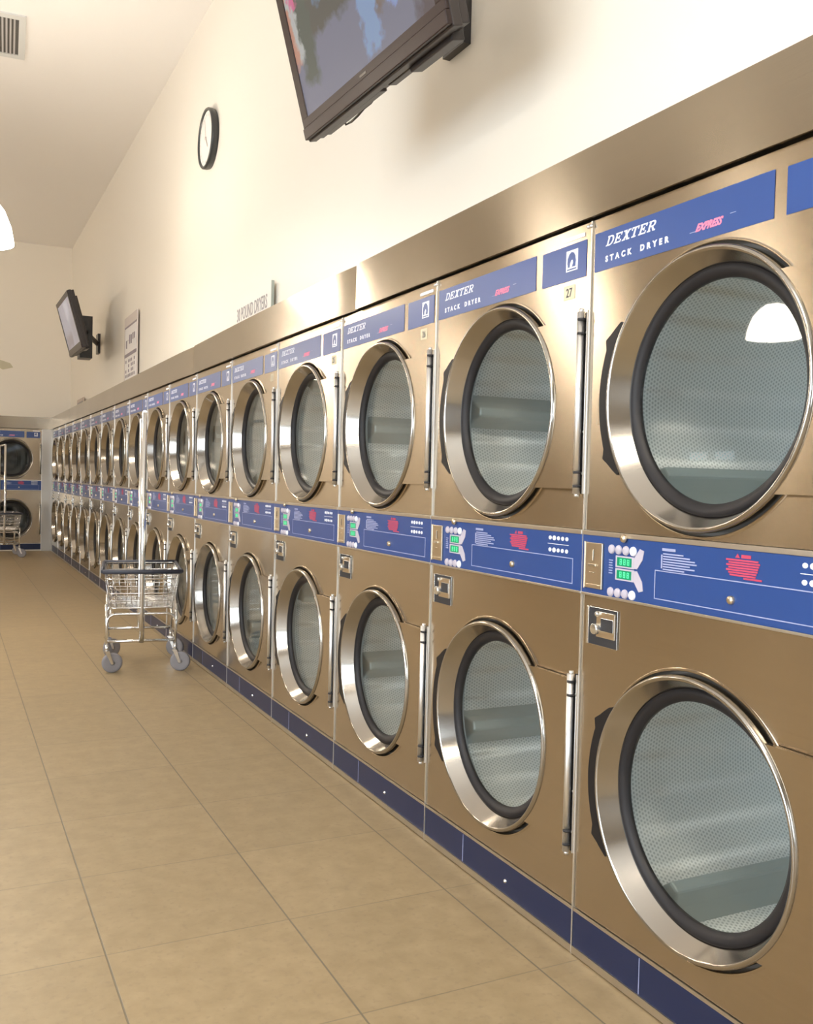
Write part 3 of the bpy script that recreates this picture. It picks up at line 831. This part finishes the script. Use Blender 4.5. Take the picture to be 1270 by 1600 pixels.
# ------------------------------------------------------------------ clock
ck = empty('wall_clock', (XW, 6.80, 3.60))
b = MB(); b.lathe([(0.0, 0.0), (0.205, 0.0), (0.212, -0.02), (0.212, -0.045), (0.206, -0.053), (0.196, -0.052), (0.190, -0.040)], n=64)
part('clock_rim', b, pm('clock_rim', (0.03, 0.033, 0.035), 0.35), ck)
b = MB(); b.lathe([(0.0, -0.040), (0.192, -0.040)], n=64); b.lathe([(0.0, -0.037), (0.192, -0.037)], n=64)
part('clock_face', b, pm('clock_white', (0.82, 0.79, 0.76), 0.5), ck)
b = MB()
b.prism([(0.004, 0), (-0.004, 0), (-0.05, -0.075), (-0.056, -0.07)], -0.044, -0.043, 0); b.prism([(0.003, 0), (-0.003, 0), (0.03, 0.14), (0.036, 0.14)], -0.0455, -0.0445, 0)
b.lathe([(0.0, -0.048), (0.012, -0.048), (0.012, -0.042)], n=16)
part('clock_hands', b, pm('clock_hand', (0.55, 0.46, 0.44), 0.5), ck)
b = MB()
for k in range(12):
    a = 2*PI*k/12; c, s_ = math.cos(a), math.sin(a)
    q = [(0.160, -.003), (0.175, -.003), (0.175, .003), (0.160, .003)]
    b.prism([(r*c-o_*s_, r*s_+o_*c) for r, o_ in q], -0.0425, -0.0405, 0)
b.lathe([(0.160, -0.0405), (0.160, -0.0418), (0.1615, -0.0418), (0.1615, -0.0405)], n=48)
part('hour_marks', b, pm('clock_mark', (0.68, 0.63, 0.6), 0.5), ck)
tag(ck, 'round white wall clock with black rim on the cream wall above the dryers', 'clock')

# ------------------------------------------------------------------ signs standing on the ledge
PAPER = pm('sign_paper', (0.80, 0.76, 0.72), 0.5)
SGREY = pm('sign_ink', (0.30, 0.28, 0.29), 0.5)
SEDGE = pm('sign_edge', (0.36, 0.40, 0.36), 0.5)
def wall_text(txt, size, mat, y_left, z, x, sx=1.0, offset=0.0):
    return text_mesh('lettering', txt, size, mat, Matrix(((0, 0, -1, x), (-1, 0, 0, y_left), (0, 1, 0, z), (0, 0, 0, 1))), 0.0006, sx=sx, offset=offset)
xs = XW-0.03
b = MB(); b.box(xs, xs+0.012, 5.24, 5.96, 1.99, 2.30); s1 = part('dryer_sign', b, PAPER)
tag(s1, 'white POUND DRYERS sign with grey condensed capitals standing on the steel ledge', 'sign')
link('lettering', wall_text('30 POUND DRYERS', 0.115, SGREY, 5.95, 2.163, xs-0.001, 0.64, 0.0008), s1)
b = MB(); b.box(xs-0.002, xs+0.014, 5.232, 5.24, 1.99, 2.305); part('sign_edge', b, SEDGE, s1)
b = MB(); b.box(xs, xs+0.012, 9.52, 10.24, 1.99, 2.80); s2 = part('notice_board', b, pm('notice', (0.62, 0.56, 0.53), 0.5))
tag(s2, 'tall grey notice with two stacked printed panels standing on the ledge past the dryer sign', 'sign')
b = MB(); b.box(xs-0.003, xs, 9.55, 10.18, 2.42, 2.68); b.box(xs-0.003, xs, 9.55, 10.18, 2.14, 2.38); o = part('printed_panel', b, pm('panel_white', (0.82, 0.8, 0.8), 0.4), s2)
b = MB()
b.box(xs-0.004, xs, 9.53, 10.20, 2.385, 2.415); b.box(xs-0.004, xs, 9.53, 10.2, 2.685, 2.70); b.box(xs-0.004, xs, 9.53, 10.22, 1.99, 2.13)
rn = random.Random(3)
for r_ in range(4):
    for k in range(7):
        y0 = 9.6+k*0.08
        if rn.random() < .65: b.box(xs-0.005, xs-0.003, y0, y0+0.05, 2.17+r_*0.05, 2.17+r_*0.05+0.03)
for k in range(6):
    y0 = 9.6+k*0.09; b.box(xs-0.005, xs-0.003, y0, y0+0.06, 2.46+rn.random()*0.1, 2.54+rn.random()*0.06)
part('printing', b, pm('notice_ink', (0.26, 0.23, 0.27), 0.5), s2)
b = MB(); b.box(xs, xs+0.01, 13.5, 14.2, 1.99, 2.215); s3 = part('small_notice', b, pm('notice_grey', (0.55, 0.47, 0.42), 0.5))
tag(s3, 'small brownish-grey notice on the ledge near the far corner', 'sign')
b = MB(); b.box(xs-0.002, xs, 13.55, 14.15, 2.05, 2.10); b.box(xs-0.002, xs, 13.55, 14.15, 2.14, 2.17); part('printing', b, SGREY, s3)
b = MB(); b.prism([(-0.80, 2.75), (-0.66, 2.69), (-0.52, 2.73), (-0.56, 2.79), (-0.70, 2.83)], YB-0.006, YB, 1); s4 = part('wall_decal', b, pm('decal', (0.56, 0.53, 0.40), 0.7))
tag(s4, 'faint greenish decal on the far wall at the left edge', 'decal')

# ------------------------------------------------------------------ ceiling vent
vt = empty('ceiling_vent', (-1.165, 8.15, H))
b = MB()
vx, vy = 0.30, 0.40
b.box(-vx, vx, -vy, -vy+0.07, -0.012, 0); b.box(-vx, vx, vy-0.07, vy, -0.012, 0); b.box(-vx, -vx+0.05, -vy+0.07, vy-0.07, -0.012, 0); b.box(vx-0.05, vx, -vy+0.07, vy-0.07, -0.012, 0)
part('vent_frame', b, pm('vent_white', (0.68, 0.69, 0.68), 0.5), vt)
b = MB(); b.box(-vx+0.05, vx-0.05, -vy+0.07, vy-0.07, -0.004, -0.0005); part('vent_backing', b, pm('vent_dark', (0.12, 0.115, 0.11), 0.7), vt)
for k in range(17):
    xx = -vx+0.056+k*0.0285
    b = MB(); b.prism([(xx, -0.004), (xx+0.002, -0.004), (xx+0.014, -0.013), (xx+0.012, -0.013)], -vy+0.07, vy-0.07, 1)
    part('vent_slat', b, pm('vent_slat', (0.42, 0.41, 0.40), 0.5), vt)
vt.rotation_euler = (0, 0, rad(-3))
tag(vt, 'square ceiling air vent with dark slats at the top left of the picture', 'vent')

# ------------------------------------------------------------------ laundry cart
CARTCH = pm('cart_chrome', (0.80, 0.80, 0.80), 0.16, 1.0)
BUMP = pm('cart_bumper', (0.035, 0.04, 0.06), 0.5)
WHEEL = pm('cart_wheel', (0.22, 0.21, 0.225), 0.6)
def make_cart():
    """x = short side, y = long side, poles on the short ends"""
    t = empty('laundry_cart')
    wx, wy = 0.212, 0.31
    # basket wires
    b = MB(); zt, zb = 0.60, 0.385
    def loop(z, ax, ay, r=0.0035):
        c = 0.04; pts = []
        for sx, sy, a0 in ((1, 1, 0), (-1, 1, PI/2), (-1, -1, PI), (1, -1, 3*PI/2)):
            for k in range(4):
                a = a0+PI/2*k/3; pts.append((sx*(ax-c)+c*math.cos(a), sy*(ay-c)+c*math.sin(a), z))
        b.tube(pts, r, 6, closed=True)
    def fr(z): return (z-zb)/(zt-zb)
    for k in range(6):
        z = zb+(zt-zb)*k/5; q = fr(z)
        loop(z, wx-0.03+0.03*q, wy-0.03+0.03*q, 0.005 if k in (0, 2, 4) else 0.003)
    for k in range(13):
        xx = -1+2*k/12
        a = [(xx*(wx-0.01), -wy, zt), (xx*(wx-0.04), -wy+0.03, zb), (xx*(wx-0.04), wy-0.03, zb), (xx*(wx-0.01), wy, zt)]
        b.tube(a, 0.0016, 5)
    for k in range(17):
        yy = -1+2*k/16
        a = [(-wx, yy*(wy-0.01), zt), (-wx+0.03, yy*(wy-0.04), zb), (wx-0.03, yy*(wy-0.04), zb), (wx, yy*(wy-0.01), zt)]
        b.tube(a, 0.0016, 5)
    part('basket', b, CARTCH, t)
    b = MB()
    for sy in (-1, 1):
        b.tube([(-wx-0.01, sy*(wy+0.012), zt+0.002), (wx+0.01, sy*(wy+0.012), zt+0.002)], 0.014, 10)
    for sx in (-1, 1):
        b.tube([(sx*(wx+0.012), -wy, zt+0.002), (sx*(wx+0.012), wy, zt+0.002)], 0.010, 10)
    part('bumper_rim', b, BUMP, t)
    # lower frame
    f = MB()
    lx, ly = 0.195, 0.245
    for sy in (-1, 1):
        y = sy*ly; c = 0.05
        pts = [(-lx, y, 0.135)]; 
        for k in range(5):
            a = PI - PI/2*k/4; pts.append((-lx+c+c*math.cos(a), y, 0.345-c+c*math.sin(a)))
        for k in range(5):
            a = PI/2 - PI/2*k/4; pts.append((lx-c+c*math.cos(a), y, 0.345-c+c*math.sin(a)))
        pts.append((lx, y, 0.135)); f.tube(pts, 0.0085, 10)
        f.tube([(-lx, y, 0.185), (lx, y, 0.185)], 0.009, 10)
        for sx in (-1, 1): f.tube([(sx*lx, y, 0.135), (sx*(lx+0.005), y, zb+0.02)], 0.008, 8)
    for sx in (-1, 1):
        f.tube([(sx*lx, -ly, 0.185), (sx*lx, ly, 0.185)], 0.007, 8)
        f.tube([(sx*lx*0.9, -ly, 0.345), (sx*lx*0.9, ly, 0.345)], 0.007, 8)
    part('frame', f, CARTCH, t)
    for sy in (-1, 1):
        p = MB(); y = sy*(wy+0.002)
        p.tube([(0, y*0.80, 0.175), (0, y*0.86, 0.36), (0, y, 0.62), (0, y, 1.53)], 0.015, 14)
        part('pole', p, CARTCH, t)
    p = MB(); p.tube([(0, -wy, 1.53), (0, wy, 1.53)], 0.0125, 12); part('hanging_bar', p, CARTCH, t)
    wr = 0.059
    for (sx, sy, ang) in ((-1, -1, 0.15), (1, -1, -0.25), (-1, 1, 0.6), (1, 1, -0.5)):
        cst = MB()
        cst.tube([(0, 0, 0.165), (0, 0, 0.125)], 0.011, 10)
        for s_ in (-1, 1):
            cst.prism([(-0.012, 0.128), (0.014, 0.128), (0.038, wr-0.008), (0.024, wr-0.008)], s_*0.017, s_*0.0195, 1)
        cst.prism([(-0.014, 0.124), (0.014, 0.124), (0.014, 0.130), (-0.014, 0.130)], -0.02, 0.02, 1)
        o = part('caster', cst, CARTCH, t, loc=(sx*lx, sy*ly, 0)); o.rotation_euler = (0, 0, ang)
        w_ = MB(); w_.lathe([(0.0, -0.013), (0.042, -0.013), (0.054, -0.0135), (wr, -0.008), (wr, 0.008), (0.054, 0.0135), (0.042, 0.013), (0.0, 0.013)], (0.031, 0, wr), 1, 36)
        w_.lathe([(0.0, -0.0165), (0.014, -0.0165), (0.014, 0.0165), (0.0, 0.0165)], (0.031, 0, wr), 1, 12)
        q = part('wheel', w_, WHEEL, o); q['label'] = 'grey rubber wheel'
    return t
cart = make_cart()
cart.location = (-0.325, 5.88, 0); cart.rotation_euler = (0, 0, rad(-9))
tag(cart, 'chrome wire laundry cart with black rim and tall pole, on grey wheels beside the dryers', 'laundry cart', 'wire laundry carts')
cart2 = copy_tree(cart)
cart2.location = (-0.715, 14.05, 0); cart2.rotation_euler = (0, 0, rad(4))
tag(cart2, 'distant laundry cart cut by the left edge, its thin pole before the far-wall dryer', 'laundry cart', 'wire laundry carts')
